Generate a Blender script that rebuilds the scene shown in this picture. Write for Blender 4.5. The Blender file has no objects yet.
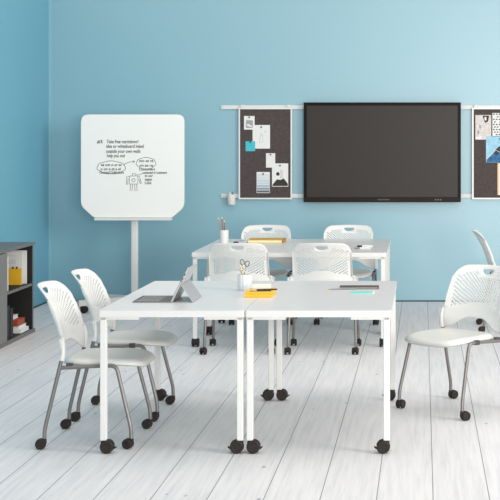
import bpy, bmesh, math, random
from mathutils import Vector, Matrix
random.seed(7)
scene = bpy.context.scene
C = scene.collection
F, H, PX, PY = 1400.0, 1.62, 423.0, 140.0        # focal length in pixels, eye height, principal point
# ------------------------------------------------------------------ helpers
def srgb(r, g, b):
    f = lambda c: (c/255/12.92) if c/255 <= .04045 else ((c/255+.055)/1.055)**2.4
    return (f(r), f(g), f(b), 1)

def mat(name, col, rough=.5, metal=0, var=.03, scale=12, bump=0, spec=.5, coat=0):
    m = bpy.data.materials.new(name); m.use_nodes = True
    nt = m.node_tree; b = nt.nodes['Principled BSDF']
    b.inputs['Roughness'].default_value = rough; b.inputs['Metallic'].default_value = metal
    b.inputs['Specular IOR Level'].default_value = spec
    b.inputs['Coat Weight'].default_value = coat
    tc = nt.nodes.new('ShaderNodeTexCoord'); n = nt.nodes.new('ShaderNodeTexNoise')
    n.inputs['Scale'].default_value = scale; n.inputs['Detail'].default_value = 4
    nt.links.new(tc.outputs['Object'], n.inputs['Vector'])
    r = nt.nodes.new('ShaderNodeValToRGB')
    r.color_ramp.elements[0].position = .3; r.color_ramp.elements[1].position = .7
    r.color_ramp.elements[0].color = tuple(max(0, c*(1-var)) for c in col[:3])+(1,)
    r.color_ramp.elements[1].color = tuple(min(1, c*(1+var)) for c in col[:3])+(1,)
    nt.links.new(n.outputs['Fac'], r.inputs['Fac']); nt.links.new(r.outputs['Color'], b.inputs['Base Color'])
    if bump:
        bp = nt.nodes.new('ShaderNodeBump'); bp.inputs['Strength'].default_value = bump; bp.inputs['Distance'].default_value = .002
        nt.links.new(n.outputs['Fac'], bp.inputs['Height']); nt.links.new(bp.outputs['Normal'], b.inputs['Normal'])
    return m

def build(name, bm, material, parent=None, smooth=None, loc=None, mods=None):
    bmesh.ops.recalc_face_normals(bm, faces=bm.faces)
    me = bpy.data.meshes.new(name); bm.to_mesh(me); bm.free()
    if material: me.materials.append(material)
    o = bpy.data.objects.new(name, me); C.objects.link(o)
    if smooth is not None:
        for p in me.polygons: p.use_smooth = True
        try: me.set_sharp_from_angle(angle=math.radians(smooth))
        except Exception: pass
    if parent: o.parent = parent
    if loc: o.location = loc
    return o

def thing(name, label, cat, loc=(0,0,0), rz=0, group=None):
    o = bpy.data.objects.new(name, None); C.objects.link(o)
    o.empty_display_size = .1
    o.location = loc; o.rotation_euler = (0,0,rz); return tag(o, label, cat, group)

def tag(o, label, cat, group=None):
    o['label'] = label; o['category'] = cat
    if group: o['group'] = group
    return o

def struct(o):
    o['kind'] = 'structure'; return o

def copy_tree(o, parent=None):
    c = o.copy(); C.objects.link(c)
    if parent: c.parent = parent
    for ch in list(o.children): copy_tree(ch, c)
    return c

def box(bm, lo, hi, bev=0, seg=2):
    lo, hi = Vector(lo), Vector(hi)
    r = bmesh.ops.create_cube(bm, size=1)
    vs = r['verts']; c = (lo+hi)/2; s = hi-lo
    for v in vs: v.co = Vector((v.co.x*s.x, v.co.y*s.y, v.co.z*s.z)) + c
    if bev:
        es = list({e for v in vs for e in v.link_edges})
        bmesh.ops.bevel(bm, geom=es, offset=bev, segments=seg, affect='EDGES', profile=.5)
    return vs

def xform(bm, verts_before, M):
    bm.verts.ensure_lookup_table()
    for v in list(bm.verts)[verts_before:]: v.co = M @ v.co

def smooth_path(pts, sub=6):
    pts = [Vector(p) for p in pts]; out = []
    P = [2*pts[0]-pts[1]] + pts + [2*pts[-1]-pts[-2]]
    for i in range(1, len(P)-2):
        a, b, c, d = P[i-1:i+3]
        for k in range(sub):
            t = k/sub
            out.append(.5*((2*b)+(c-a)*t+(2*a-5*b+4*c-d)*t*t+(3*b-a-3*c+d)*t**3))
    out.append(pts[-1]); return out

def fillet(pts, r, seg=6):
    pts = [Vector(p) for p in pts]; out = [pts[0]]
    for i in range(1, len(pts)-1):
        a, b, c = pts[i-1:i+2]
        d1, d2 = (a-b), (c-b); q = min(r, d1.length*.48, d2.length*.48)
        p1, p2 = b+d1.normalized()*q, b+d2.normalized()*q
        for k in range(seg+1):
            t = k/seg; out.append((1-t)**2*p1+2*t*(1-t)*b+t*t*p2)
    out.append(pts[-1]); return out

def tube(bm, pts, r, n=12, r_end=None):
    pts = [Vector(p) for p in pts]; rings = []; prev = None
    for i, p in enumerate(pts):
        t = (pts[min(i+1,len(pts)-1)]-pts[max(i-1,0)]).normalized()
        if prev is None:
            a = t.cross(Vector((0,0,1)));
            if a.length < .1: a = t.cross(Vector((1,0,0)))
        else: a = prev-t*prev.dot(t)
        a.normalize(); prev = a; b = t.cross(a)
        rr = r if r_end is None else r+(r_end-r)*i/(len(pts)-1)
        rings.append([bm.verts.new(p+(a*math.cos(2*math.pi*k/n)+b*math.sin(2*math.pi*k/n))*rr) for k in range(n)])
    for A, B in zip(rings, rings[1:]):
        for k in range(n): bm.faces.new((A[k], A[(k+1)%n], B[(k+1)%n], B[k]))
    bm.faces.new(rings[0]); bm.faces.new(rings[-1])

def lathe(bm, prof, n=24, c=(0,0,0), axis='Z', rfun=None):
    c = Vector(c); rings = []
    for r, z in prof:
        if r < 1e-5:
            v = Vector((0,0,z)); rings.append([bm.verts.new(c+(v if axis=='Z' else Vector((z,0,0))))]); continue
        ring = []
        for k in range(n):
            a = 2*math.pi*k/n; q = r*(rfun(a) if rfun else 1)
            v = Vector((q*math.cos(a), q*math.sin(a), z)) if axis == 'Z' else Vector((z, q*math.cos(a), q*math.sin(a)))
            ring.append(bm.verts.new(c+v))
        rings.append(ring)
    for A, B in zip(rings, rings[1:]):
        if len(A) == 1 and len(B) == 1: continue
        for k in range(n):
            if len(A) == 1: bm.faces.new((A[0], B[k], B[(k+1)%n]))
            elif len(B) == 1: bm.faces.new((A[k], A[(k+1)%n], B[0]))
            else: bm.faces.new((A[k], A[(k+1)%n], B[(k+1)%n], B[k]))
    for R in (rings[0], rings[-1]):
        if len(R) > 1 and rings[0] is not rings[-1]:
            try: bm.faces.new(R)
            except ValueError: pass

def poly_prism(bm, pts2, y0, y1, plane='XZ'):
    f = (lambda p, d: (p[0], d, p[1])) if plane == 'XZ' else (lambda p, d: (p[0], p[1], d))
    A = [bm.verts.new(f(p, y0)) for p in pts2]; B = [bm.verts.new(f(p, y1)) for p in pts2]
    n = len(A)
    for k in range(n): bm.faces.new((A[k], A[(k+1)%n], B[(k+1)%n], B[k]))
    bm.faces.new(A); bm.faces.new(B)

def round_poly(pts, rad, seg=6):
    out = []; n = len(pts)
    for i in range(n):
        a, b, c = Vector(pts[i-1]), Vector(pts[i]), Vector(pts[(i+1)%n])
        q = rad[i] if isinstance(rad, (list, tuple)) else rad
        if q <= 0: out.append(tuple(b)); continue
        p1, p2 = b+(a-b).normalized()*q, b+(c-b).normalized()*q
        for k in range(seg+1):
            t = k/seg; out.append(tuple((1-t)**2*p1+2*t*(1-t)*b+t*t*p2))
    return out

def ribbon(bm, pts, w, y):
    """flat marker stroke lying in a plane of constant y"""
    pts = [Vector((p[0], p[1])) for p in pts]; L = []; R = []
    for i, p in enumerate(pts):
        t = (pts[min(i+1,len(pts)-1)]-pts[max(i-1,0)])
        t = t.normalized() if t.length > 1e-9 else Vector((1,0))
        nn = Vector((-t.y, t.x))*w/2
        L.append(bm.verts.new((p.x+nn.x, y, p.y+nn.y))); R.append(bm.verts.new((p.x-nn.x, y, p.y-nn.y)))
    for i in range(len(pts)-1): bm.faces.new((L[i], L[i+1], R[i+1], R[i]))

# ------------------------------------------------------------------ materials
M = {}
M['plastic'] = mat('white_polymer', (.70,.70,.68), .38, var=.01, spec=.4)
M['laminate'] = mat('white_laminate', (.66,.66,.65), .28, var=.01, scale=30, spec=.45)
M['white_paint'] = mat('white_powder_coat', (.67,.67,.65), .4, var=.01)
M['seat'] = mat('white_grey_polymer', (.585,.59,.565), .42, var=.01, spec=.4)
M['tube'] = mat('warm_grey_metal', (.20,.187,.18), .40, metal=.5, var=.05, scale=30)
M['caster'] = mat('dark_brown_caster', (.026,.021,.019), .5, var=.15, scale=40, spec=.2)
M['clamp'] = mat('charcoal_nylon', (.05,.05,.052), .5, var=.1)
M['board'] = mat('porcelain_white', (.84,.835,.80), .3, var=.006)
M['ink'] = mat('black_marker_ink', (.045,.045,.05), .6, var=.1, scale=60)
M['bezel'] = mat('black_bezel', (.006,.005,.005), .4, var=.1, spec=.12)
M['bezel_low'] = mat('brown_black_bezel', (.016,.011,.010), .45, var=.1, spec=.15)
M['screen'] = mat('dark_glass_screen', (.028,.022,.019), .40, var=.01, scale=2, spec=.28)
M['logo'] = mat('grey_print', (.16,.15,.15), .5)
M['felt'] = mat('charcoal_felt', (.080,.066,.063), .95, var=.45, scale=160, bump=.4, spec=.1)
M['alu'] = mat('pale_aluminium', (.72,.73,.73), .4, metal=.15, var=.02)
M['paper'] = mat('white_paper', (.74,.74,.73), .8, var=.01)
M['grey_print'] = mat('mid_grey_print', (.33,.33,.34), .8, var=.25, scale=90)
M['teal'] = mat('teal_paper', (.06,.47,.55), .8, var=.02)
M['aqua'] = mat('aqua_paper', (.12,.56,.50), .8, var=.02)
M['black'] = mat('matte_black', (.012,.012,.013), .55, var=.1)
M['cab'] = mat('slate_grey_laminate', (.150,.147,.147), .5, var=.03, scale=40)
M['cab_lit'] = mat('slate_grey_laminate_lit', (.185,.18,.178), .5, var=.03, scale=40)  # cabinet laminate made lighter, light on the door put into its colour
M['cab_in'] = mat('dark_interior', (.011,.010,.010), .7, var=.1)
M['yellow'] = mat('mustard_yellow', (.80,.46,.02), .55, var=.03)
M['ochre'] = mat('ochre_board', (.55,.32,.04), .6, var=.05)
M['cream'] = mat('cream_pages', (.86,.75,.45), .8, var=.04, scale=60)
M['red'] = mat('rust_red_cover', (.35,.06,.025), .6, var=.08)
M['wood'] = mat('pencil_wood', (.50,.31,.15), .6, var=.15, scale=60)
M['steel'] = mat('brushed_steel', (.40,.39,.37), .3, metal=.8, var=.05)
M['tablet'] = mat('silver_magnesium', (.48,.49,.50), .35, metal=.4, var=.02)
M['keys'] = mat('slate_fabric', (.14,.135,.135), .8, var=.15, scale=80)
M['key'] = mat('key_cap_grey', (.25,.245,.245), .6, var=.05)
M['dark_cover'] = mat('taupe_cover', (.085,.068,.064), .7, var=.06, spec=.2)
M['beige'] = mat('beige_photo', (.62,.58,.55), .7, var=.2, scale=45)
M['brown_ph'] = mat('brown_black_photo', (.03,.022,.02), .7)
M['sky_ph'] = mat('pale_blue_photo', (.30,.55,.70), .6, var=.15, scale=20)
M['deep_ph'] = mat('deep_blue_photo', (.01,.11,.27), .6, var=.5, scale=25)
M['orange'] = mat('orange_edge', (.75,.42,.15), .7)
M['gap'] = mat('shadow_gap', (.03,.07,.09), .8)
greys = [mat('stripe_%s' % n, c, .8, var=.02) for n, c in (('pale',(.62,.66,.68,1)),('ice',(.50,.60,.66,1)),('mist',(.36,.45,.52,1)),('steel',(.24,.31,.36,1)),('slate',(.10,.13,.15,1)))]

def wall_mat(name, col, rough=.41, spec=1.0):
    m = mat(name, col, rough, var=.012, scale=1.2, spec=spec)
    nt = m.node_tree; b = nt.nodes['Principled BSDF']
    if spec >= 1: b.inputs['IOR'].default_value = 1.95; b.inputs['Specular IOR Level'].default_value = .6
    n = nt.nodes.new('ShaderNodeTexNoise'); n.inputs['Scale'].default_value = 260
    bp = nt.nodes.new('ShaderNodeBump'); bp.inputs['Strength'].default_value = .05; bp.inputs['Distance'].default_value = .001
    nt.links.new(n.outputs['Fac'], bp.inputs['Height']); nt.links.new(bp.outputs['Normal'], b.inputs['Normal'])
    return m
M['wall'] = wall_mat('blue_wall_paint', (.185,.395,.475))
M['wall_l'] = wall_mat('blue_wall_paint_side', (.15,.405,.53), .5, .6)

def floor_mat():
    m = bpy.data.materials.new('white_washed_planks'); m.use_nodes = True
    nt = m.node_tree; L = nt.links.new; N = nt.nodes.new; b = nt.nodes['Principled BSDF']
    tc = N('ShaderNodeTexCoord'); sp = N('ShaderNodeSeparateXYZ'); L(tc.outputs['Object'], sp.inputs[0])
    def math_(op, a, bb=None, cc=None):
        n = N('ShaderNodeMath'); n.operation = op
        for i, v in enumerate((a, bb, cc)):
            if v is None: continue
            if isinstance(v, (int, float)): n.inputs[i].default_value = v
            else: L(v, n.inputs[i])
        return n.outputs[0]
    PW = .255
    q = math_('DIVIDE', math_('SUBTRACT', sp.outputs['X'], .0455), PW)
    idx = math_('FLOOR', q); fr = math_('SUBTRACT', q, idx)
    d = math_('MINIMUM', fr, math_('SUBTRACT', 1.0, fr))
    seam = math_('LESS_THAN', d, .0085)
    wn = N('ShaderNodeTexWhiteNoise'); wn.noise_dimensions = '1D'; L(idx, wn.inputs['W'])
    # grain, shifted per plank
    cb = N('ShaderNodeCombineXYZ'); L(math_('MULTIPLY', sp.outputs['X'], 40), cb.inputs[0])
    L(math_('ADD', math_('MULTIPLY', sp.outputs['Y'], 1.6), math_('MULTIPLY', wn.outputs['Value'], 50)), cb.inputs[1]); L(idx, cb.inputs[2])
    g = N('ShaderNodeTexNoise'); g.inputs['Scale'].default_value = 1; g.inputs['Detail'].default_value = 6; g.inputs['Roughness'].default_value = .65
    L(cb.outputs[0], g.inputs['Vector'])
    gr = N('ShaderNodeValToRGB'); e = gr.color_ramp.elements
    e[0].position = .25; e[0].color = (.60,.60,.61,1); e[1].position = .58; e[1].color = (.755,.74,.735,1)
    L(g.outputs['Fac'], gr.inputs['Fac'])
    # broad worn patches
    cb2 = N('ShaderNodeCombineXYZ'); L(math_('MULTIPLY', sp.outputs['X'], 5), cb2.inputs[0]); L(math_('MULTIPLY', sp.outputs['Y'], .9), cb2.inputs[1]); L(idx, cb2.inputs[2])
    g2 = N('ShaderNodeTexNoise'); g2.inputs['Scale'].default_value = 1; g2.inputs['Detail'].default_value = 3; L(cb2.outputs[0], g2.inputs['Vector'])
    mx = N('ShaderNodeMix'); mx.data_type = 'RGBA'; mx.blend_type = 'MULTIPLY'
    L(math_('MULTIPLY', g2.outputs['Fac'], .35), mx.inputs['Factor']); L(gr.outputs['Color'], mx.inputs['A']); mx.inputs['B'].default_value = (.80,.82,.84,1)
    # knots
    cb3 = N('ShaderNodeCombineXYZ'); L(math_('MULTIPLY', sp.outputs['X'], 5.5), cb3.inputs[0]); L(math_('MULTIPLY', sp.outputs['Y'], 2.6), cb3.inputs[1])
    vo = N('ShaderNodeTexVoronoi'); vo.inputs['Scale'].default_value = 1.25; vo.inputs['Randomness'].default_value = 1; L(cb3.outputs[0], vo.inputs['Vector'])
    kn = N('ShaderNodeValToRGB'); e = kn.color_ramp.elements; e[0].position = .03; e[0].color = (1,1,1,1); e[1].position = .085; e[1].color = (0,0,0,1)
    L(vo.outputs['Distance'], kn.inputs['Fac'])
    sw = N('ShaderNodeSeparateColor'); L(vo.outputs['Color'], sw.inputs[0])
    kf = math_('MULTIPLY', kn.outputs['Color'], math_('MULTIPLY', math_('GREATER_THAN', sw.outputs[0], .25), .9))
    mk = N('ShaderNodeMix'); mk.data_type = 'RGBA'; L(kf, mk.inputs['Factor']); L(mx.outputs['Result'], mk.inputs['A']); mk.inputs['B'].default_value = (.26,.27,.28,1)
    # per plank tone
    tone = N('ShaderNodeMix'); tone.data_type = 'RGBA'; tone.blend_type = 'MULTIPLY'
    L(math_('MULTIPLY', wn.outputs['Value'], .10), tone.inputs['Factor']); L(mk.outputs['Result'], tone.inputs['A']); tone.inputs['B'].default_value = (.55,.6,.66,1)
    ms = N('ShaderNodeMix'); ms.data_type = 'RGBA'; L(math_('MULTIPLY', seam, .8), ms.inputs['Factor']); L(tone.outputs['Result'], ms.inputs['A']); ms.inputs['B'].default_value = (.10,.11,.12,1)
    L(ms.outputs['Result'], b.inputs['Base Color']); b.inputs['Roughness'].default_value = .5; b.inputs['Specular IOR Level'].default_value = .35
    bp = N('ShaderNodeBump'); bp.inputs['Strength'].default_value = .25; bp.inputs['Distance'].default_value = .003
    L(math_('SUBTRACT', g.outputs['Fac'], math_('MULTIPLY', seam, 2.0)), bp.inputs['Height']); L(bp.outputs['Normal'], b.inputs['Normal'])
    return m
M['floor'] = floor_mat()

# ------------------------------------------------------------------ room shell
WB, WL = 14.04, -3.75
bm = bmesh.new(); box(bm, (WL-.1,2.0,-.1), (4.6,WB+.1,0)); struct(build('floor', bm, M['floor']))
bm = bmesh.new(); box(bm, (WL-.1,WB,0), (4.6,WB+.1,3.2)); struct(build('wall_back', bm, M['wall']))
bm = bmesh.new(); box(bm, (WL-.1,2.0,0), (WL,WB,3.2)); struct(build('wall_left', bm, M['wall_l']))
bm = bmesh.new(); box(bm, (WL+.012,WB-.010,0), (4.6,WB,.012)); struct(build('shadow_strip_back', bm, M['gap']))  # no real skirting: dark strip painting in the shadow line at the wall foot
bm = bmesh.new(); box(bm, (WL,2.0,0), (WL+.010,WB-.012,.012)); struct(build('shadow_strip_left', bm, M['gap']))  # same painted shadow line along the left wall
M['corner'] = wall_mat('corner_bead_paint', (.20,.44,.53))
bm = bmesh.new(); box(bm, (WL,WB-.012,.012), (WL+.022,WB,3.2)); struct(build('trim_1', bm, M['corner']))

# ------------------------------------------------------------------ casters
def twin_caster(parent, loc, rz, r, w, lever=False, top=.06, tr=None):
    """origin on the swivel axis at floor level; wheels trail towards local -Y"""
    tr = tr if tr is not None else r*.72
    bm = bmesh.new()
    # hood: a band of a cylinder wrapping over the wheels, plus swivel neck
    n = 16; A = []; B = []
    for k in range(n+1):
        a = math.radians(-35+200*k/n)
        A.append((-tr+math.cos(a)*r*1.05, r+math.sin(a)*r*1.05))
        B.append((-tr+math.cos(a)*r*.45, r+math.sin(a)*r*.45))
    prof = A+B[::-1]
    vs = [[bm.verts.new((x, p[0], p[1])) for p in prof] for x in (-w*.16, w*.16)]
    m = len(prof)
    for k in range(m): bm.faces.new((vs[0][k], vs[0][(k+1)%m], vs[1][(k+1)%m], vs[1][k]))
    for s in vs:
        for k in range(n): bm.faces.new((s[k], s[k+1], s[m-2-k], s[m-1-k]))
    box(bm, (-w*.2,-r*.42,r*.9), (w*.2,r*.42,top-.004), r*.12)
    tube(bm, [(0,0,r*.8),(0,0,top+.012)], r*.30, 12)
    tube(bm, [(-w*.46,-tr,r),(w*.46,-tr,r)], r*.22, 10)
    c = build('caster', bm, M['caster'], parent, 35)
    c.location = loc; c.rotation_euler = (0,0,rz)
    for s in (-1, 1):
        bm = bmesh.new()
        x0, x1 = s*w*.19, s*w*.5
        pr = [(0,x0),(r*.9,x0),(r,x0+s*w*.04),(r,x1-s*w*.09),(r*.86,x1),(r*.62,x1),(r*.55,x1-s*w*.05),(0,x1-s*w*.03)]
        lathe(bm, pr, 22, (0,-tr,r), 'X'); build('wheel', bm, M['caster'], c, 35)
    if lever:
        bm = bmesh.new()
        pts = [(-.006,-tr-r*.75,r*.95),(.006,-tr-r*.75,r*.95)]
        y0 = -tr-r*.85
        pr = [(y0,r*.55),(y0-r*.25,r*.68),(y0-r*.48,r*.85),(y0-r*.52,r*1.0),(y0-r*.38,r*.95),(y0-r*.15,r*.85),(y0+r*.1,r*1.0)]
        A = [bm.verts.new((-w*.22,p[0],p[1])) for p in pr]; B = [bm.verts.new((w*.22,p[0],p[1])) for p in pr]
        for k in range(len(pr)): bm.faces.new((A[k],A[(k+1)%len(pr)],B[(k+1)%len(pr)],B[k]))
        bm.faces.new(A); bm.faces.new(B)
        build('brake_lever', bm, M['caster'], c)
    return c

# ------------------------------------------------------------------ chair
def lerp_tab(tab, z):
    if z <= tab[0][0]: return tab[0][1]
    for (a, fa), (b, fb) in zip(tab, tab[1:]):
        if z <= b:
            t = (z-a)/(b-a); t = t*t*(3-2*t)*.35+t*.65
            return fa+(fb-fa)*t
    return tab[-1][1]
EDGE = [(.46,.112),(.52,.118),(.58,.113),(.64,.098),(.70,.074),(.75,.050),(.80,.020),(.83,.0),(.86,-.024)]
def back_f(x, z):
    g = min(1, max(0, (z-.465)/.15)); g = g*(2-g)
    return lerp_tab(EDGE, z) - (.054+.004*max(0,min(1,(z-.70)/.12)))*(1-min(1,(abs(x)/.224))**2)*g
def back_w(z):
    t = min(1, max(0, (z-.570)/.012)); t = t*t*(3-2*t)
    base = .226-.004*min(1, max(0, (z-.60)/.2))
    return .266+(base-.266)*t
def back_mesh():
    bm = bmesh.new(); NU, NV = 40, 34
    V = {}
    for i in range(NU+1):
        u = -1+2*i/NU; a = abs(u)
        zt = .846
        if a > .70: zt -= .064*(1-math.sqrt(max(0, 1-((a-.70)/.30)**2)))
        zt -= .010*u*u
        # arched lower edge, dropping to the two arm sockets
        q = min(1, max(0, (a-.22)/.58)); zb = .534-.071*(q*q*(3-2*q)*.6+q*.4)
        for j in range(NV+1):
            z = zb+(zt-zb)*j/NV
            x = u*back_w(z)
            V[i,j] = bm.verts.new((x, back_f(x, z), z))
    # handle slot: cells removed near the top centre
    slot = set(); ic = NU//2; j1 = min(range(NV+1), key=lambda j: abs(V[ic,j].co.z-.823)); j0 = j1-3
    for i in range(ic-4, ic+5):
        v1 = V[i,j1].co; dep = .029*math.sqrt(max(.03, 1-(v1.x/.046)**2))
        for j in range(j0, j1):
            z = v1.z-dep*(j1-j)/3; V[i,j].co = Vector((v1.x, back_f(v1.x, z), z))
        if i < ic+4: slot |= {(i,j) for j in range(j0, j1)}
    for j in range(NV):
        for i in range(NU):
            if (i,j) in slot: continue
            q = [V[i,j], V[i+1,j], V[i+1,j+1], V[i,j+1]]
            c = sum((v.co for v in q), Vector())/4
            lowz = .598+.03*math.exp(-(c.x/.10)**2)
            hole = (i+j) % 2 == 0 and lowz < c.z < .806-.35*max(0,abs(c.x)-.12) and abs(c.x) < .196 and not (abs(c.x) < .068 and c.z > .772) and 1 < j < NV-2
            if not hole: bm.faces.new(q); continue
            ring = []
            ex, ez = (q[1].co-q[0].co)*.49, (q[3].co-q[0].co)*.49
            for k in range(8):
                a = math.radians(-135-22.5+45*k)
                p = c+ex*math.cos(a)*1.0+ez*math.sin(a)*1.0
                ring.append(bm.verts.new(p))
            for k in range(4):
                bm.faces.new((q[k], ring[2*k+1], ring[2*k]))
                bm.faces.new((q[k], q[(k+1)%4], ring[(2*k+2)%8], ring[2*k+1]))
    # side flange turned back from the front edge
    for i, sg in ((0,-1),(NU,1)):
        prev = None
        for j in range(NV+1):
            c = V[i,j].co; d = .020*min(1, max(.1, (c.z-.50)/.10))*min(1, max(.2, (.84-c.z)/.12))
            q = bm.verts.new((c.x+sg*.001, c.y-d, c.z))
            if prev: bm.faces.new((V[i,j-1], V[i,j], q, prev))
            prev = q
    return bm
def seat_mesh():
    bm = bmesh.new(); n, R = 56, 12
    cf, hf, hw = .308, .230, .230
    def outline(a):
        c, s = math.cos(a), math.sin(a); e = 2/4.2
        x = hw*abs(c)**e*(1 if c >= 0 else -1); f = hf*abs(s)**e*(1 if s >= 0 else -1)
        if f < 0: x *= 1-.10*(f/hf)**2
        else: x *= 1-.05*(f/hf)**2
        return x, f
    def top(x, f, t):
        z = .456+.010*(abs(x)/hw)**2-.0
        z += .006*(max(0, -f)/hf)**2                 # raised rear
        z -= .014*max(0, f/hf)**3                    # waterfall front
        z -= .026*max(0, (t-.84)/.16)**2             # rolled rim
        return z
    rings = []
    for k in range(1, R+1):
        t = (k/R)**.75 if k < R else 1
        rings.append([bm.verts.new((lambda x, f: (x*t, cf+f*t, top(x*t, f*t, t)))(*outline(2*math.pi*i/n))) for i in range(n)])
    c = bm.verts.new((0, cf, .456))
    for i in range(n): bm.faces.new((c, rings[0][i], rings[0][(i+1)%n]))
    for A, B in zip(rings, rings[1:]):
        for i in range(n): bm.faces.new((A[i], A[(i+1)%n], B[(i+1)%n], B[i]))
    return bm

def make_chair():
    root = thing('classroom_chair', '', 'chair')
    s = build('seat', seat_mesh(), M['seat'], root, 60)
    md = s.modifiers.new('shell', 'SOLIDIFY'); md.thickness = .012; md.offset = -1
    b = build('backrest', back_mesh(), M['plastic'], root, 60)
    md = b.modifiers.new('shell', 'SOLIDIFY'); md.thickness = .004; md.offset = 0
    for sx in (-1, 1):
        # moulded arm sockets that slip over the rear legs
        bm = bmesh.new()
        tube(bm, [(sx*.246, .109, .462),(sx*.246, .1165, .50),(sx*.244,.118,.545),(sx*.238,.110,.585)], .0165, 12, .007)
        build('arm_socket', bm, M['plastic'], b, 50)
        bm = bmesh.new()
        tube(bm, fillet([(sx*.257,.022,.055),(sx*.256,.024,.105),(sx*.246,.110,.468),(sx*.246,.1165,.500)], .03), .0105)
        build('leg', bm, M['tube'], root, 50)
        bm = bmesh.new()
        tube(bm, fillet([(sx*.257,.478,.055),(sx*.256,.476,.110),(sx*.236,.395,.434),(sx*.236,.30,.432),(sx*.244,.098,.422)], .035), .0105)
        build('leg', bm, M['tube'], root, 50)
        for f in (.15, .33):
            bm = bmesh.new(); box(bm, (sx*.236-.013, f-.018, .419), (sx*.236+.013, f+.018, .4465), .004)
            build('seat_clamp', bm, M['clamp'], root)
    bm = bmesh.new()
    for f in (.18, .36): tube(bm, [(-.236,f,.430),(.236,f,.430)], .009)
    build('stretcher', bm, M['tube'], root, 50)
    for sx in (-1, 1):
        twin_caster(root, (sx*.257,.022,0), 0, .0265, .046, top=.058)
        twin_caster(root, (sx*.257,.478,0), 0, .0265, .046, top=.058)
    return root

# local +Y of a chair is the way it faces, origin between its rear casters
chairs = [
 ((-2.008, 7.60), (1,0), 'white perforated chair at the left side of the front tables, nearest the camera', 'chairs along the left side of the front tables'),
 ((-2.008, 8.32), (1,0), 'white perforated chair at the left side of the front tables, beside the tablet, farther one', 'chairs along the left side of the front tables'),
 ((-1.398,10.57),(0,1), 'white chair with its back to us behind the fluted cup and scissors', 'chairs around the back tables'),
 ((-.765,10.57), (0,1), 'white chair with its back to us behind the dark notebook on the front right table', 'chairs around the back tables'),
 ((-1.42,12.72), (0,-1), 'white chair facing us at the far side of the back tables, behind the ochre binder', 'chairs around the back tables'),
 ((-.675,12.72), (0,-1), 'white chair facing us at the far side of the back tables, under the screen', 'chairs around the back tables'),
 ((.374,8.605), (-.695,-.719), 'white chair turned diagonally towards the front tables, whole seat in view on the right', 'chairs on the right side'),
 ((.49,12.03), (1,0), 'white chair seen edge-on at the right edge, behind the diagonal chair', 'chairs on the right side'),
]
proto = make_chair()
for i, ((x, y), d, lab, grp) in enumerate(chairs):
    o = proto if i == 0 else copy_tree(proto)
    o.location = (x, y, 0); o.rotation_euler = (0, 0, math.atan2(d[1], d[0])-math.pi/2)
    tag(o, lab, 'chair', grp)
    # swivelling casters: small individual turn
    for k, ch in enumerate(c for c in o.children if c.name.startswith('caster')):
        ch.rotation_euler.z = random.uniform(-.25, .25) if i < 6 else random.uniform(-.5, .5)

# ------------------------------------------------------------------ tables (0.76 x 1.52, four square legs on braked casters)
TZ, TH = .740, .034
TWX, TWY = .755, 1.522
def make_table():
    root = thing('mobile_table', '', 'table')
    bm = bmesh.new()
    pts = round_poly([(-TWX/2,-TWY/2),(TWX/2,-TWY/2),(TWX/2,TWY/2),(-TWX/2,TWY/2)], .012, 4)
    poly_prism(bm, pts, TZ-TH, TZ, 'XY')
    es = [e for e in bm.edges if abs(e.verts[0].co.z-e.verts[1].co.z) < 1e-6]
    bmesh.ops.bevel(bm, geom=es, offset=.003, segments=2, affect='EDGES', profile=.5)
    build('tabletop', bm, M['laminate'], root)
    lw = .034
    for sx in (-1, 1):
        for sy in (-1, 1):
            x, y = sx*(TWX/2-.007-lw/2), sy*(TWY/2-.009-lw/2)
            bm = bmesh.new(); box(bm, (x-lw/2,y-lw/2,.066), (x+lw/2,y+lw/2,TZ-TH), .004)
            leg = build('leg', bm, M['white_paint'], root)
            bm = bmesh.new()                          # L shaped corner plate under the top
            P = [(x+sx*lw/2, y+sy*lw/2),(x-sx*.185, y+sy*lw/2),(x-sx*.185, y-sy*.005),(x-sx*.03,y-sy*.03),(x-sx*.005,y-sy*.185),(x+sx*lw/2,y-sy*.185)]
            poly_prism(bm, P, TZ-TH-.014, TZ-TH, 'XY')
            build('corner_bracket', bm, M['white_paint'], leg)
            twin_caster(root, (x,y,0), math.pi/2 if sx < 0 else -math.pi/2, .0345, .056, lever=True, top=.068, tr=.018)
    bm = bmesh.new()                                  # slim steel rails under the top
    for sx in (-1, 1):
        box(bm, (sx*.24-.015,-TWY/2+.24,TZ-TH-.020), (sx*.24+.015,TWY/2-.24,TZ-TH))
    build('support_rail', bm, M['white_paint'], root)
    return root
tables = [
 ((-1.2985,7.982), 0, 'white table in front on the left carrying the tablet computer', 'front pair of tables pushed together'),
 ((-.5415,7.982), 0, 'white table in front on the right carrying the yellow box and dark notebook', 'front pair of tables pushed together'),
 ((-1.048,11.308), math.pi/2, 'white table in the back, nearer one, behind two chairs with backs to us', 'back pair of tables pushed together'),
 ((-1.048,12.066), math.pi/2, 'white table in the back, farther one, carrying the ochre binder', 'back pair of tables pushed together'),
]
tproto = make_table()
for i, ((x, y), rz, lab, grp) in enumerate(tables):
    o = tproto if i == 0 else copy_tree(tproto)
    o.location = (x, y, 0); o.rotation_euler = (0,0,rz); tag(o, lab, 'table', grp)

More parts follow.
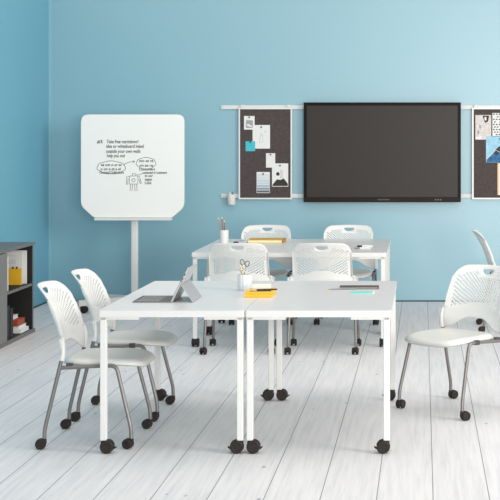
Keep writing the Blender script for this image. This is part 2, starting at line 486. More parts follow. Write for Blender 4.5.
# ------------------------------------------------------------------ things on the front tables
# tablet with detachable keyboard
tb = thing('tablet_computer', 'grey tablet propped on its kickstand with keyboard, on front left table', 'tablet', (-1.362,7.722,TZ))
bm = bmesh.new(); box(bm, (-.212,-.146,.0), (.0,.146,.006), .002); kb = build('keyboard', bm, M['keys'], tb)
bm = bmesh.new()
for r in range(5):
    for k in range(13):
        x0 = -.175+r*.0245-.0; y0 = -.135+k*.0208
        box(bm, (x0+.09-.075,y0,.006), (x0+.09-.056,y0+.0175,.0072))
for v in bm.verts: v.co.x -= .03
build('key', bm, M['key'], kb)
bm = bmesh.new(); box(bm, (-.205,-.05,.006), (-.155,.05,.0066)); build('touchpad', bm, M['dark_cover'], kb)
TI = math.radians(26.5); Tm = Matrix.Translation((.0,0,.004)) @ Matrix.Rotation(TI, 4, 'Y')
bm = bmesh.new(); box(bm, (-.0045,-.146,0), (.0045,.146,.203), .002); 
for v in bm.verts: v.co = Tm @ v.co
body = build('slate_body', bm, M['tablet'], tb)
bm = bmesh.new(); box(bm, (-.0056,-.143,.003), (-.0046,.143,.200))
for v in bm.verts: v.co = Tm @ v.co
build('display', bm, M['black'], body)
bm = bmesh.new()
for z in (.12,.135,.16): box(bm, (-.003,-.1475,z), (.003,-.1455,z+.007))
for v in bm.verts: v.co = Tm @ v.co
build('side_button', bm, M['black'], body)
hinge = Tm @ Vector((.006,0,.105)); foot = Vector((.118,0,.0015))
bm = bmesh.new(); d = (foot-hinge); nrm = Vector((d.z,0,-d.x)).normalized()*.0018
for y in (0,):
    q = []
    for p in (hinge, foot):
        for s in (-1, 1): q.append(p+nrm*s)
    A = [bm.verts.new((p.x,-.146,p.z)) for p in (q[0],q[1],q[3],q[2])]; B = [bm.verts.new((p.x,.146,p.z)) for p in (q[0],q[1],q[3],q[2])]
    for k in range(4): bm.faces.new((A[k],A[(k+1)%4],B[(k+1)%4],B[k]))
    bm.faces.new(A); bm.faces.new(B)
build('kickstand', bm, M['tablet'], tb)

# fluted cup, scissors, pencils
cx, cy = -1.044, 8.200
cup = thing('pencil_cup', 'white fluted cup holding scissors, beside the yellow box', 'cup', (cx,cy,TZ))
bm = bmesh.new()
fl = lambda a: 1+.045*abs(math.cos(a*6))
lathe(bm, [(0,0),(.0385,0),(.040,.004),(.040,.092),(.039,.094),(.037,.094),(.0365,.006),(0,.006)], 96, (0,0,0), 'Z', fl)
build('cup_body', bm, mat('pale_blue_white_ceramic', (.64,.68,.70), .35, var=.01), cup, 30)
sc = thing('scissors', 'dark handled scissors standing in the fluted cup', 'scissors', (cx,cy,TZ))
def loop(bm, c, rx, rz, tilt=0, r=.0028, n=18):
    pts = []
    for k in range(n+1):
        a = 2*math.pi*k/n; p = Vector((rx*math.cos(a),0,rz*math.sin(a)))
        p.rotate(Matrix.Rotation(tilt,3,'Y')); pts.append(Vector(c)+p)
    tube(bm, pts, r, 8)
for s, nm in ((-1,'blade'),(1,'blade')):
    bm = bmesh.new()
    tube(bm, [(-s*.010,0+s*.002,.012),(0,s*.002,.112),(s*.010,s*.002,.150)], .0035, 8)
    build(nm, bm, M['steel'], sc, 50)
    bm = bmesh.new(); loop(bm, (s*.014+.0,s*.002,.158+(.006 if s < 0 else -.004)), .0115, .0165, s*.35); build('handle', bm, mat('olive_grey_handle', (.15,.14,.12), .4), sc, 50)
def pencil(x, y, z, dx, dy, h, label, wood=True, r=.0038, group=None, body=None):
    root = thing('pencil', label, 'pencil', (x,y,z), 0, group)
    top = Vector((dx,dy,h)); ax = top.normalized()
    bm = bmesh.new(); tube(bm, [(0,0,0), top-ax*.016], r, 8); build('shaft', bm, body or M['wood'], root, 50)
    bm = bmesh.new(); tube(bm, [top-ax*.016, top-ax*.008, top], r, 8, .0006); build('tip', bm, M['cream'], root, 50)
    return root
pencil(cx-.006, cy+.012, TZ+.007, -.024, .004, .142, 'tan pencil leaning left in the fluted cup', group='pencils in the fluted cup')
pencil(cx-.004, cy-.012, TZ+.007, -.016, -.008, .128, 'mustard pencil, shorter, in front of the tan one in the fluted cup', group='pencils in the fluted cup', body=M['ochre'])

# yellow box with lid edge
yb = thing('yellow_box', 'mustard yellow flat box on the front right table beside the cup', 'box', (-.9215,7.940,TZ), 0)
bm = bmesh.new(); box(bm, (-.0755,-.125,0), (.0755,.125,.020), .002); build('tray', bm, M['yellow'], yb)
bm = bmesh.new(); box(bm, (-.077,-.1265,.0205), (.077,.1265,.028), .002); build('lid', bm, M['yellow'], yb)
wp = tag(build('card_box', (lambda b: (box(b, (-.052,-.03,0), (.052,.03,.024), .003), b)[1])(bmesh.new()), M['paper'], None, None, (-.926,8.035,TZ+.0281)), 'small white box lying on the yellow box', 'box')
def marker(x, y, z, rz, label, cat='marker', L=.13, r=.0075, body=None, cap=None, group=None):
    root = thing('marker_pen', label, cat, (x,y,z+r), rz, group)
    bm = bmesh.new(); lathe(bm, [(0,0),(r*.9,0),(r,.003),(r,L*.66),(0,L*.66)], 14, axis='X'); build('barrel', bm, body or M['paper'], root, 40)
    bm = bmesh.new(); lathe(bm, [(0,-.001),(r*1.04,-.001),(r*1.04,-L*.26),(r*.6,-L*.33),(0,-L*.33)], 14, axis='X'); build('cap', bm, cap or M['black'], root, 40)
    return root
marker(-.905,7.93,TZ+.0281,math.radians(14),'black pen lying on the yellow box, behind the other', 'pen', .12,.0045,M['black'],M['clamp'],'pens on the yellow box')
marker(-.935,7.88,TZ+.0281,math.radians(9),'black pen with silver cap lying nearest on the yellow box', 'pen', .12,.0045,M['black'],M['steel'],'pens on the yellow box')

# dark notebook, pencil, aqua note pad
nb = thing('notebook', 'dark taupe closed notebook on the right end of the front right table', 'notebook', (-.378,8.295,TZ))
bm = bmesh.new(); box(bm, (-.115,-.045,0), (.115,.045,.003), .001); box(bm, (-.115,-.045,.012), (.115,.045,.015), .001); box(bm, (.112,-.045,.0), (.115,.045,.015)); build('cover', bm, M['dark_cover'], nb)
bm = bmesh.new(); box(bm, (-.112,-.043,.003), (.112,.043,.012)); build('pages', bm, M['key'], nb)
pn = thing('pencil', 'grey pencil poking out left of the dark notebook', 'pencil', (-.545,8.215,TZ+.004))
bm = bmesh.new(); tube(bm, [(.0,0,0),(.15,.012,0)], .0038, 8); build('shaft', bm, M['key'], pn, 50)
bm = bmesh.new(); tube(bm, [(-.018,-.0015,0),(0,0,0)], .0008, 8, .0038); build('tip', bm, M['wood'], pn, 50)
ap = thing('note_pad', 'aqua green note pad in front of the dark notebook', 'note pad', (-.352,8.06,TZ))
bm = bmesh.new(); box(bm, (-.062,-.026,0), (.062,.026,.006), .001); build('sheets', bm, M['aqua'], ap)
bm = bmesh.new(); box(bm, (.063,-.026,0), (.072,.026,.006)); build('binding', bm, M['paper'], ap)

# ------------------------------------------------------------------ things on the back tables
c2x, c2y = -1.690, 11.90
cup2 = thing('pencil_cup', 'plain white cup holding brown pencils on the back table', 'cup', (c2x,c2y,TZ))
bm = bmesh.new(); lathe(bm, [(0,0),(.035,0),(.037,.003),(.037,.113),(.036,.115),(.034,.115),(.0335,.006),(0,.006)], 32); build('cup_body', bm, M['plastic'], cup2, 30)
brown = mat('brown_pencil', (.27,.14,.07), .5, var=.1)
for dx, dy, h, lab, bd in ((-.030,.008,.215,'tan pencil leaning left in the plain white cup',M['wood']),(-.008,-.006,.222,'brown pencil upright in the plain white cup',brown),(.006,.012,.190,'brown pencil, shortest in the plain white cup',brown)):
    pencil(c2x+dx*.3, c2y+dy, TZ+.007, dx*1.1-.008, dy*.5, h, lab, group='pencils in the plain white cup', body=bd, r=.005)
marker(-1.575,11.94,TZ,math.radians(25),'black capped marker beside the plain white cup, left one', group='markers by the ochre binder', body=M['tablet'])
marker(-1.535,12.02,TZ,math.radians(14),'black capped marker next to the ochre binder, right one', group='markers by the ochre binder', body=M['tablet'])
bd = thing('binder', 'ochre binder with cream pages on the farther back table', 'binder', (-1.342,12.06,TZ))
bm = bmesh.new(); box(bm, (-.152,-.115,0), (.152,.115,.004), .001); box(bm, (-.152,-.115,.024), (.152,.115,.029), .001); box(bm, (.147,-.115,.0), (.152,.115,.029)); build('cover', bm, M['ochre'], bd)
bm = bmesh.new(); box(bm, (-.150,-.113,.004), (.140,.113,.024)); build('pages', bm, M['cream'], bd)
bm = bmesh.new(); box(bm, (.1405,-.1155,.005), (.1465,-.10,.023)); build('binder_ring', bm, M['black'], bd)
marker(-.50,11.50,TZ,math.radians(2),'black capped white marker on the nearer back table, farther one', group='markers on the right of the back table')
marker(-.51,11.30,TZ,math.radians(-1),'grey capped white marker on the nearer back table, nearer one', group='markers on the right of the back table', cap=M['key'])

# ------------------------------------------------------------------ mobile whiteboard
WX, WY = -2.762, 13.33
wb = thing('mobile_whiteboard', 'rounded white mobile whiteboard on a single post, with drawings and notes', 'whiteboard', (WX,WY,0))
k = WY/F
def bx(px): return (px-PX)*k-WX
def bz(py): return H-(py-PY)*k
pts = [(bx(81),bz(206)),(bx(81),bz(114.5)),(bx(184.2),bz(114.5)),(bx(184.2),bz(207)),(bx(172),bz(217.5)),(bx(94),bz(217.5))]
bm = bmesh.new(); poly_prism(bm, round_poly(pts, [.05,.07,.07,.05,.02,.02], 6), 0, .022)
es = [e for e in bm.edges if abs(e.verts[0].co.y-e.verts[1].co.y) < 1e-6]
bmesh.ops.bevel(bm, geom=es, offset=.004, segments=2, affect='EDGES', profile=.5)
panel = build('panel', bm, M['board'], wb)
bm = bmesh.new(); box(bm, (bx(95),-.040,bz(220.3)), (bx(172),.030,bz(217.8)), .004); build('pen_tray', bm, M['white_paint'], wb)
bm = bmesh.new()
poly_prism(bm, round_poly([(-.025,.023),(.040,.023),(.040,.073),(-.025,.073)], .012, 4), .10, bz(150), 'XY')
build('post', bm, M['white_paint'], wb, 40)
bm = bmesh.new(); box(bm, (-.20,.0225,bz(200)), (.20,.045,bz(190)), .004); build('bracket', bm, M['white_paint'], wb)
bm = bmesh.new()
for sx in (-1, 1):
    for sy in (-1, 1):
        e = Vector((sx*.46, .05+sy*.30 , 0))
        c0 = Vector((0,.05,0)); d = (e-c0).normalized(); nn = Vector((-d.y,d.x,0))*.024
        P = [c0+nn, c0-nn, e-nn, e+nn]
        lo = [bm.verts.new((p.x,p.y,.068)) for p in P]
        hi = [bm.verts.new((p.x,p.y,.130 if q < 2 else .120)) for q, p in enumerate(P)]
        for q in range(4): bm.faces.new((lo[q],lo[(q+1)%4],hi[(q+1)%4],hi[q]))
        bm.faces.new(lo); bm.faces.new(hi)
box(bm, (-.06,-.01,.066), (.06,.11,.142), .008)
build('base', bm, M['white_paint'], wb)
for sx in (-1, 1):
    for sy in (-1, 1):
        twin_caster(wb, (sx*.430,.05+sy*.281,0), math.pi/2 if sy < 0 else -math.pi/2, .033, .05, top=.064)
# the drawing and the notes on the board
def P(px, py): return (bx(px), bz(py))
INKY = -.0012
bm = bmesh.new(); SW = .0044
def ell(x0, y0, x1, y1, wob=0, n=30, a0=0, a1=360):
    q = []
    for i in range(n+1):
        a = math.radians(a0+(a1-a0)*i/n); w = 1+wob*math.sin(a*7)
        q.append(P((x0+x1)/2+(x1-x0)/2*math.cos(a)*w, (y0+y1)/2+(y1-y0)/2*math.sin(a)*w))
    ribbon(bm, q, SW, INKY)
def line(*pp): ribbon(bm, [P(*p) for p in pp], SW, INKY)
ell(97,161,125.5,174,.03); ell(136.3,157.5,155.8,169,.03)
rr = random.Random(3)
for i in range(0):
    a = rr.uniform(0, 6.28); d = math.sqrt(rr.random())*.8
    x, y = 111.3+13*d*math.cos(a), 166.3+4.2*d*math.sin(a)
    ell(x-1.2,y-.8,x+1.2,y+.8,.1,8,0,rr.choice([360,270,200]))
for i in range(0):
    a = rr.uniform(0, 6.28); d = math.sqrt(rr.random())*.8
    x, y = 146+8.5*d*math.cos(a), 162.5+4*d*math.sin(a)
    ell(x-1.1,y-.8,x+1.1,y+.8,.1,8,0,rr.choice([360,270,200]))
line((123.6,165.2),(126,163.3),(130,161.9),(134.6,161.6)); line((133,160.4),(134.8,161.6),(133.2,162.8))
line((129.5,176),(137.8,176),(137.8,184),(129.5,184),(129.5,176))                 # figure: body
ell(131.8,178.6,135.2,181.8,0,10); line((132.5,175.8),(132.3,173.6),(135.2,173.3),(135.4,175.8))
line((129.3,176.6),(126.8,176.6),(126.6,184.5),(127.8,184.5),(128.2,178.5)); line((138,176.6),(139.6,176.4),(141.4,183.6),(140.4,184),(138.6,179))
line((130.4,184),(130.2,190.6),(132.2,190.6),(132.4,184)); line((134.8,184),(135,190.8),(137.2,190.6),(136.6,184))
line((136,174.5),(138.5,175.2),(142,173.6))
build('marker_drawing', bm, M['ink'], panel)
def text_mesh(s, size, col=None):
    cu = bpy.data.curves.new('t', 'FONT'); cu.body = s; cu.size = size; cu.shear = .18; cu.space_character = 1.0
    cu.offset = .0008; cu.resolution_u = 3
    ob = bpy.data.objects.new('t', cu); C.objects.link(ob)
    dg = bpy.context.evaluated_depsgraph_get(); dg.update()
    me = bpy.data.meshes.new_from_object(ob.evaluated_get(dg)); bpy.data.objects.remove(ob); bpy.data.curves.remove(cu)
    return me
def text_on(name, s, x0, y0, x1, size, parent, material, fy=INKY, conv=P):
    me = text_mesh(s, size); xs = [v.co.x for v in me.vertices]
    sc_ = (conv(x1,y0)[0]-conv(x0,y0)[0])/max(1e-6, (max(xs)-min(xs))); mn = min(xs); o0 = conv(x0,y0)
    for v in me.vertices:
        v.co = (o0[0]+(v.co.x-mn)*sc_, fy, o0[1]+v.co.y)
    me.materials.append(material); o = bpy.data.objects.new(name, me); C.objects.link(o); o.parent = parent
    return o
for s, x0, y0, x1 in (('#3:',97,143.2,103.2),('Take free markdown!',106.8,143.2,138.5),('idea or whiteboard inked',106,147.8,144),('outside your own walls',106,152.8,140.5),('help you out',106.8,157.2,125),
                      ('Curated Collections',99.5,173.6,124),('Consumers',139,170.4,155),('connected w/ customers',142.5,173.8,167),('to our',144.8,177,153),('team',144.8,180.6,152),('USA',144.8,184.2,151.5),('ea om o ur ec',101,166.0,122),('o on e st a ei',100.5,170.2,121),('mo se ra',139,162,153.5),('on ae ra',139.5,166.6,153)):
    text_on('handwriting', s, x0, y0, x1, .046 if y0 < 160 else .036, panel, M['ink'])

# ------------------------------------------------------------------ wall rails, pin boards, screen
KB = WB/F
def wx(px, Y=WB): return (px-PX)*Y/F
def wz(py, Y=WB): return H-(py-PY)*Y/F
for py, lab in ((107.3,'upper white wall rail running behind the screen'),(195.8,'lower white wall rail running behind the screen')):
    r = thing('wall_rail', lab, 'rail', (0,WB,wz(py)))
    bm = bmesh.new(); box(bm, (wx(222.5),-.018,-.020), (1.30,0,.020), .003); build('rail_bar', bm, M['white_paint'], r)
    bm = bmesh.new(); box(bm, (wx(221.5),-.019,-.021), (wx(222.4),0,.021)); build('end_cap', bm, M['alu'], r)
PBY = WB-.050
def pinboard(px0, px1, lab):
    x0, x1, z0, z1 = wx(px0,PBY), wx(px1,PBY), wz(199.2,PBY), wz(107.8,PBY)
    r = thing('pin_board', lab, 'pin board', ((x0+x1)/2, PBY, z0), 0, 'pin boards hung on the rails')
    w, h, t = (x1-x0)/2, z1-z0, .014
    bm = bmesh.new(); box(bm, (-w+t*.6,.004,t*.6), (w-t*.6,.028,h-t*.6)); build('felt_panel', bm, M['felt'], r)
    bm = bmesh.new()
    box(bm, (-w,0,0),(-w+t,.030,h)); box(bm, (w-t,0,0),(w,.030,h)); box(bm, (-w+t,0,0),(w-t,.030,t)); box(bm, (-w+t,0,h-t),(w-t,.030,h))
    build('frame', bm, M['alu'], r)
    for s in (-1, 1):
        bm = bmesh.new(); box(bm, (s*(w-.035)-.016,.0,h-.004), (s*(w-.035)+.016,.0315,h+.030), .003)
        build('hook', bm, M['white_paint'], r)
    return r
pinboard(238.6, 292, 'charcoal pin board left of the screen with six pinned papers')
pinboard(472.2, 525.6, 'charcoal pin board right of the screen, cut off by the picture edge')
FY = PBY+.004     # felt surface
def paper(px0, py0, px1, py1, label, material, layer=0, cat='paper', pin=True, name='pinned_sheet', rot=0, group='papers on the left pin board', decor=None):
    y = FY-.0012-layer*.0014
    X0, X1, Z0, Z1 = wx(px0,y), wx(px1,y), wz(py1,y), wz(py0,y)
    w, h = (X1-X0)/2, (Z1-Z0)/2
    r = thing(name, label, cat, ((X0+X1)/2, y, (Z0+Z1)/2), 0, group); r.rotation_euler = (0,rot,0)
    bm = bmesh.new(); box(bm, (-w,0,-h), (w,.0009,h)); build('sheet', bm, material, r)
    if decor: decor(r, w, h)
    if pin:
        bm = bmesh.new(); lathe(bm, [(0,-.012),(.007,-.012),(.008,-.009),(.005,-.005),(.006,-.0002),(0,-.0002)], 12)
        for v in bm.verts: v.co = Vector((v.co.x, v.co.z, v.co.y+h*.82))
        build('push_pin', bm, M['black'], r, 40)
    return r
def patch(r, name, poly, material, d=.0006):
    bm = bmesh.new(); poly_prism(bm, poly, -d, -.0001); return build(name, bm, material, r)
def d_photo(r, w, h):
    patch(r, 'printed_photo', round_poly([(-w*.65,-h*.75),(w*.65,-h*.75),(w*.7,h*.35),(-w*.6,h*.4)], .01, 3), M['grey_print'])
    patch(r, 'printed_band', [(-w*.5,-h*.45),(w*.5,-h*.65),(w*.55,-h*.5),(-w*.3,-h*.1)], M['paper'], .0009)
def d_sketch(r, w, h):
    bm = bmesh.new()
    for q in ([(-.2,-.5),(-.1,.1),(.15,.2),(.2,-.4),(-.2,-.5)], [(-.05,.1),(.0,.35),(.1,.2)], [(.3,.5),(.6,.5)], [(.3,.4),(.55,.4)]):
        ribbon(bm, [(a*w,b*h) for a, b in q], .003, -.0004)
    build('pencil_sketch', bm, M['grey_print'], r)
def d_mount(r, w, h):
    patch(r, 'photo_image', [(-w*.95,-h*.95),(w*.95,-h*.95),(w*.95,-h*.75),(w*.45,-h*.30),(w*.05,-h*.42),(-w*.40,-h*.38),(-w*.95,-h*.85)], M['brown_ph'])
    patch(r, 'photo_image', [(-w*.45,-h*.05),(-w*.1,-h*.05),(-w*.05,h*.12),(-w*.25,h*.28),(-w*.5,h*.15)], M['brown_ph'])
    patch(r, 'photo_image', [(w*.0,-h*.3),(w*.35,-h*.3),(w*.35,h*.42),(w*.0,h*.5)], M['beige'])
def d_stripes(r, w, h):
    z = h*.78
    for i, g in enumerate((0,0,1,1,2,3,4)):
        patch(r, 'colour_stripe', [(-w*.95,z-h*.2),(w*.95,z-h*.2),(w*.95,z),(-w*.95,z)], greys[g]); z -= h*.255
paper(244,116,254.6,129.6,'white card with grey photo, at the top left of left pin board', M['paper'], 1, 'card', decor=d_photo, name='pinned_card')
paper(252.6,125,270,148.6,'large white sheet with a faint pencil sketch on the left pin board', M['paper'], 0, decor=d_sketch)
paper(245.6,141.2,255.2,151.2,'small teal square note on the left pin board', M['teal'], 1, 'note', name='sticky_note')
paper(266,153.2,275.2,167.6,'small blank white card in the middle of the left pin board', M['paper'], 1, 'card', name='pinned_card')
paper(272,163.4,288.2,186.6,'white photo with a black mountain shape on the left pin board', M['paper'], 0, 'photo', decor=d_mount, name='pinned_photo')
paper(256.6,172,269.8,193,'colour card of grey blue stripes at the bottom of left pin board', M['paper'], 0, 'card', decor=d_stripes, name='pinned_card')
def d_beige(r, w, h):
    patch(r, 'photo_image', round_poly([(-.1*w,h*.95),(w*.75,h*.95),(w*.6,h*.45),(w*.2,h*.35)], .01, 3), M['brown_ph'])
    patch(r, 'photo_image', round_poly([(w*.15,h*.55),(w*.4,h*.55),(w*.4,h*.85),(w*.15,h*.85)], .008, 3), M['paper'], .0009)
    patch(r, 'photo_image', [(-w*.75,-h*.55),(-w*.5,-h*.55),(-w*.5,-h*.25),(-w*.75,-h*.25)], M['grey_print'])
    patch(r, 'photo_image', [(-w*.55,h*.0),(-w*.25,-h*.15),(-w*.3,h*.15),(-w*.5,h*.2)], M['grey_print'])
    patch(r, 'photo_image', [(-w*.95,-h*.95),(-w*.2,-h*.95),(-w*.2,-h*.7),(-w*.95,-h*.8)], M['paper'])
G2 = 'papers on the right pin board'
paper(475.4,115,491.2,139.6,'beige interior photo at the top left of right pin board', M['beige'], 0, 'photo', group=G2, decor=d_beige, name='pinned_photo', pin=False)
def d_pattern(r, w, h):
    bm = bmesh.new()
    for i in range(7):
        for j in range(9):
            if (i*3+j*5) % 7 in (0,): continue
            x, z = -w+w*2*(i+.5)/7+(j%2)*w*.1, -h+h*2*(j+.5)/9
            poly_prism(bm, [(x-w*.10,z-h*.06),(x+w*.08,z-h*.03),(x+w*.09,z+h*.07),(x-w*.06,z+h*.05)], -.0006, -.0001)
    build('leaf_pattern', bm, M['black'], r)
paper(492.4,113,512,136,'black and white patterned card on the right pin board', M['paper'], 0, 'card', group=G2, decor=d_pattern, name='pinned_card', pin=False)
def d_blue(r, w, h):
    patch(r, 'photo_image', [(-w*.98,-h*.98),(w*.98,-h*.98),(w*.98,-h*.1),(w*.1,h*.35),(-w*.35,-h*.1),(-w*.9,-h*.65)], M['deep_ph'])
    patch(r, 'photo_image', [(-w*.5,-h*.2),(-w*.05,h*.25),(w*.1,h*.05),(w*.0,-h*.1),(-w*.2,-h*.5)], M['black'], .0009)
    bm = bmesh.new(); ribbon(bm, [(-w*.95,-h*.75),(-w*.3,-h*.05),(w*.05,-h*.25),(w*.6,h*.35),(w*.95,h*.1)], .006, -.0012); build('photo_line', bm, M['paper'], r)
paper(486,136.4,514,162.4,'blue mountain photo on the right pin board', M['sky_ph'], 1, 'photo', group=G2, decor=d_blue, name='pinned_photo')
def d_orange(r, w, h): patch(r, 'orange_margin', [(-w,-h),(-w*.88,-h),(-w*.88,h),(-w,h)], M['orange'])
paper(497.4,163.2,517,195,'white sheet with an orange edge low on the right pin board', M['paper'], 0, group=G2, decor=d_orange, pin=False)
# cup clipped on the rail
cw = thing('rail_cup', 'small white cup hung on the lower wall rail', 'cup', (wx(231.4,WB-.06), WB-.018-.044, wz(204.6,WB-.06)))
bm = bmesh.new(); lathe(bm, [(0,0),(.036,0),(.040,.005),(.043,.100),(.041,.102),(.038,.100),(.036,.006),(0,.006)], 24); build('cup_body', bm, M['plastic'], cw, 40)
bm = bmesh.new(); box(bm, (-.015,.034,.070), (.015,.062,.112), .003); build('clip', bm, M['alu'], cw)
for dx, h, m_, lab in ((-.016,.020,'alu','pale marker standing in the rail cup, left one'),(.012,.026,'tube','grey marker standing in the rail cup, right one')):
    q = thing('marker_pen', lab, 'marker', (cw.location.x+dx, cw.location.y, cw.location.z+.0065), 0, 'markers in the rail cup')
    bm = bmesh.new(); lathe(bm, [(0,0),(.007,0),(.007,.085),(0,.085)], 12); build('barrel', bm, M['paper'], q, 40)
    bm = bmesh.new(); lathe(bm, [(0,.0855),(.008,.0855),(.0075,.096+h),(0,.098+h)], 12); build('cap', bm, M[m_], q, 40)

# the big screen
SY = WB-.105
tv = thing('display_screen', 'large dark wall mounted display between two pin boards', 'screen', (0,SY,0))
def sx_(px): return wx(px,SY)
def sz_(py): return wz(py,SY)
bm = bmesh.new()
x0, x1, z0, z1 = sx_(303.7), sx_(460.9), sz_(202.2), sz_(102.4); t = .030; zl = sz_(197.2)
box(bm, (x0,0,zl),(x0+t,.06,z1),.003); box(bm, (x1-t,0,zl),(x1,.06,z1),.003); box(bm, (x0+t,0,z1-t),(x1-t,.06,z1),.003)
build('frame', bm, M['bezel'], tv)
bm = bmesh.new(); box(bm, (x0,-.004,z0),(x1,.06,zl-.0005),.004); bz_ = build('lower_bezel', bm, M['bezel_low'], tv)
bm = bmesh.new(); box(bm, (x0+t,.008,zl),(x1-t,.05,z1-t)); build('glass', bm, M['screen'], tv)
bm = bmesh.new(); box(bm, (x0+.03,.0505,z0+.03),(x1-.03,.0865,z1-.03),.01); build('rear_housing', bm, M['bezel'], tv)
bm = bmesh.new(); box(bm, (-.75,.087,1.35),(-.05,.105,1.65)); build('wall_mount', bm, M['black'], tv)
bm = bmesh.new(); zc = (z0+zl)/2
for px in range(378, 389, 2): box(bm, (sx_(px),-.0046,zc-.004),(sx_(px+1.2),-.0041,zc+.005))
build('nameplate', bm, M['logo'], bz_)
bm = bmesh.new()
for px in (435,437.5,440): box(bm, (sx_(px),-.0046,zc-.006),(sx_(px+1.3),-.0041,zc+.006))
build('port', bm, M['logo'], bz_)

# ------------------------------------------------------------------ cabinet on the left
CXF, CY0, CY1 = -3.29, 10.30, 11.825
cab = thing('storage_cabinet', 'low slate grey cabinet with an open shelf bay by the left wall', 'cabinet', (0,0,0))
T = .022; CXB = WL+.012
YD = 10.998
bm = bmesh.new(); box(bm, (CXB,CY0-.01,.735), (CXF+.012,CY1+.012,.758), .002); build('top', bm, M['cab'], cab)
bm = bmesh.new(); box(bm, (CXB,CY0-.01,.0), (CXF+.012,CY1+.012,.030), .002); build('base', bm, M['cab'], cab)
for y in (CY0, YD-.0, CY1-T):
    bm = bmesh.new(); box(bm, (CXB,y,.0305), (CXF,y+T,.7345)); build('side_panel', bm, M['cab'] , cab)
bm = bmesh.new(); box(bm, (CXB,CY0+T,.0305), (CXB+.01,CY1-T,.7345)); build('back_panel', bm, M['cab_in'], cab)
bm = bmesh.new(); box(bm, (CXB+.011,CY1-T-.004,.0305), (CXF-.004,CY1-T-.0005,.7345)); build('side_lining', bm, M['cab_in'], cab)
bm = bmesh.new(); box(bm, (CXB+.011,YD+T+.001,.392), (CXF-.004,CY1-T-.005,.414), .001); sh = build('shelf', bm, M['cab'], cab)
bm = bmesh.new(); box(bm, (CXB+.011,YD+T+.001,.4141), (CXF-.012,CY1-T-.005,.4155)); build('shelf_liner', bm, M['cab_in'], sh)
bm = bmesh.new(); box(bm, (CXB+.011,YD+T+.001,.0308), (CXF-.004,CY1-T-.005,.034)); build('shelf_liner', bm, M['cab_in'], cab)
bm = bmesh.new(); box(bm, (CXF+.0005,CY0+.004,.034), (CXF+.018,YD+T-.002,.731), .002); door = build('door', bm, M['cab_lit'], cab)
bm = bmesh.new(); tube(bm, [(CXF+.03,CY0+.10,.45),(CXF+.03,CY0+.10,.60)], .006); box(bm, (CXF+.017,CY0+.094,.455),(CXF+.03,CY0+.106,.465)); box(bm, (CXF+.017,CY0+.094,.585),(CXF+.03,CY0+.106,.595)); build('handle', bm, M['steel'], door)

SHZ, FLZ = .4158, .0343
def upright_book(xf, y0, th, depth, h, z, label, cover, group, cat='book', name='book', pages=None):
    r = thing(name, label, cat, (xf, y0, z), 0, group)
    bm = bmesh.new(); box(bm, (-depth,0,0), (0,.0018,h)); box(bm, (-depth,th-.0018,0), (0,th,h)); box(bm, (-.0022,.0018,0),(0,th-.0018,h)); build('cover', bm, cover, r)
    bm = bmesh.new(); box(bm, (-depth+.003,.0019,.003), (-.0023,th-.0019,h-.003)); build('pages', bm, pages or M['paper'], r)
    return r
g = 'magazines on the upper cabinet shelf'
upright_book(-3.325,11.735,.018,.21,.278,SHZ,'white magazine at the back of the upper cabinet shelf',M['paper'],g,'magazine','magazine')
r = upright_book(-3.345,11.69,.016,.21,.272,SHZ,'white magazine with pale printed lines behind the yellow notebook',M['paper'],g,'magazine','magazine')
bm = bmesh.new()
for q, zz in enumerate((.235,.20,.19,.18,.17)): box(bm, (-.135+.01*(q%2),-.0006,zz),(-.055,-.0001,zz+.004))
build('printed_lines', bm, mat('pale_blue_print',(.50,.52,.62),.8), r)
upright_book(-3.306,11.15,.012,.21,.272,SHZ,'thin white booklet nearest the cabinet door on the upper shelf',M['paper'],g,'booklet','booklet')
yn = thing('yellow_notebook', 'small mustard notebook with two black clips on the upper cabinet shelf', 'notebook', (-3.336,11.63,SHZ))
bm = bmesh.new(); box(bm, (-.118,0,0),(0,.014,.138),.002); build('cover', bm, M['yellow'], yn)
for x in (-.072,-.040):
    bm = bmesh.new(); box(bm, (x-.006,-.003,.132),(x+.006,.017,.150),.002); build('clip', bm, M['black'], yn)
g = 'black binders on the lower cabinet shelf'
for i, (y, xf, h, lab) in enumerate(((11.07,-3.315,.285,'tall black binder nearest the door on the lower cabinet shelf'),(11.145,-3.31,.262,'black binder second from the door on the lower cabinet shelf'),(11.22,-3.305,.235,'short black binder beside the stacked books on the lower shelf'))):
    upright_book(xf, y, .070, .24, h, FLZ, lab, M['black'], g, 'binder', 'binder', M['cab_in'])
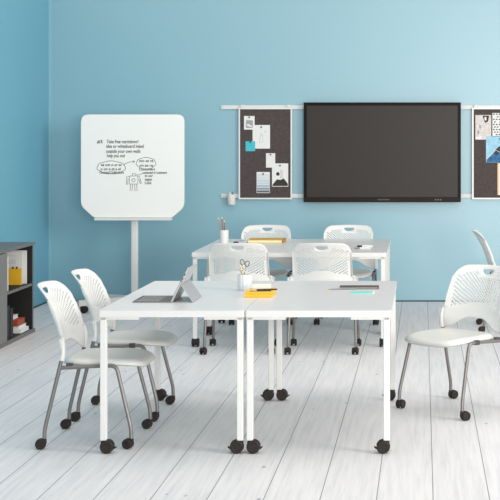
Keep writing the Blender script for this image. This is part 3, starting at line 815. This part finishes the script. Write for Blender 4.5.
def flat_book(xf, y0, th, w, d, z, label, cover, pages=None):
    r = thing('book', label, 'book', (xf,y0,z), 0, 'books stacked on the lower cabinet shelf')
    bm = bmesh.new(); box(bm, (-w,0,0),(0,d,.003)); box(bm, (-w,0,th-.003),(0,d,th)); box(bm, (-w,0,.003),(0,.003,th-.003)); build('cover', bm, cover, r)
    bm = bmesh.new(); box(bm, (-w+.003,.0032,.0031),(-.003,d-.003,th-.0031)); build('pages', bm, pages or M['paper'], r)
flat_book(-3.298,11.48,.030,.16,.24,FLZ,'white book at the bottom of the lower shelf stack',M['paper'])
flat_book(-3.318,11.49,.026,.15,.22,FLZ+.0305,'white book under the rust red one in the shelf stack',M['paper'])
flat_book(-3.325,11.48,.050,.11,.22,FLZ+.057,'rust red book in the lower shelf stack',M['red'],M['red'])
flat_book(-3.372,11.48,.030,.07,.18,FLZ+.1075,'small white book on top of the lower shelf stack',M['paper'])

# ------------------------------------------------------------------ camera, light, world
cam = bpy.data.cameras.new('camera'); co = bpy.data.objects.new('camera', cam); C.objects.link(co)
co.location = (0,0,H); co.rotation_euler = (math.pi/2,0,0)
cam.sensor_width = 36; cam.sensor_fit = 'HORIZONTAL'; cam.lens = 36*F/500
cam.shift_x = -(PX-250)/500; cam.shift_y = -(250-PY)/500
cam.clip_end = 100
scene.camera = co

def area(name, loc, target, sx, sy, power, col=(1,1,1), spread=180):
    l = bpy.data.lights.new(name, 'AREA'); l.shape = 'RECTANGLE'; l.size = sx; l.size_y = sy; l.energy = power; l.color = col; l.spread = math.radians(spread)
    o = bpy.data.objects.new(name, l); C.objects.link(o); o.location = loc
    o.rotation_euler = (Vector(target)-Vector(loc)).to_track_quat('-Z','Y').to_euler(); return o
area('key_light', (5.5,5.0,3.0), (-.3,12.0,1.0), 2.6, 2.6, 210, (1,.95,.885), 130)
area('front_fill', (2.3,-1.2,1.5), (.4,14,1.0), 3, 2, 480, (1,.965,.925))  # unseen fill added behind the camera for the pale veil on the wall
area('overhead_fill', (-.2,8.0,5.6), (-.2,8.0,0), 6, 6, 170, (1,.975,.945))  # unseen fill added above to brighten the floor and other upward faces
w = bpy.data.worlds.new('world'); scene.world = w; w.use_nodes = True
bg = w.node_tree.nodes['Background']; bg.inputs[0].default_value = (1.0,.985,.985,1); bg.inputs[1].default_value = .64
scene.view_settings.view_transform = 'Standard'
scene.view_settings.exposure = 0.04
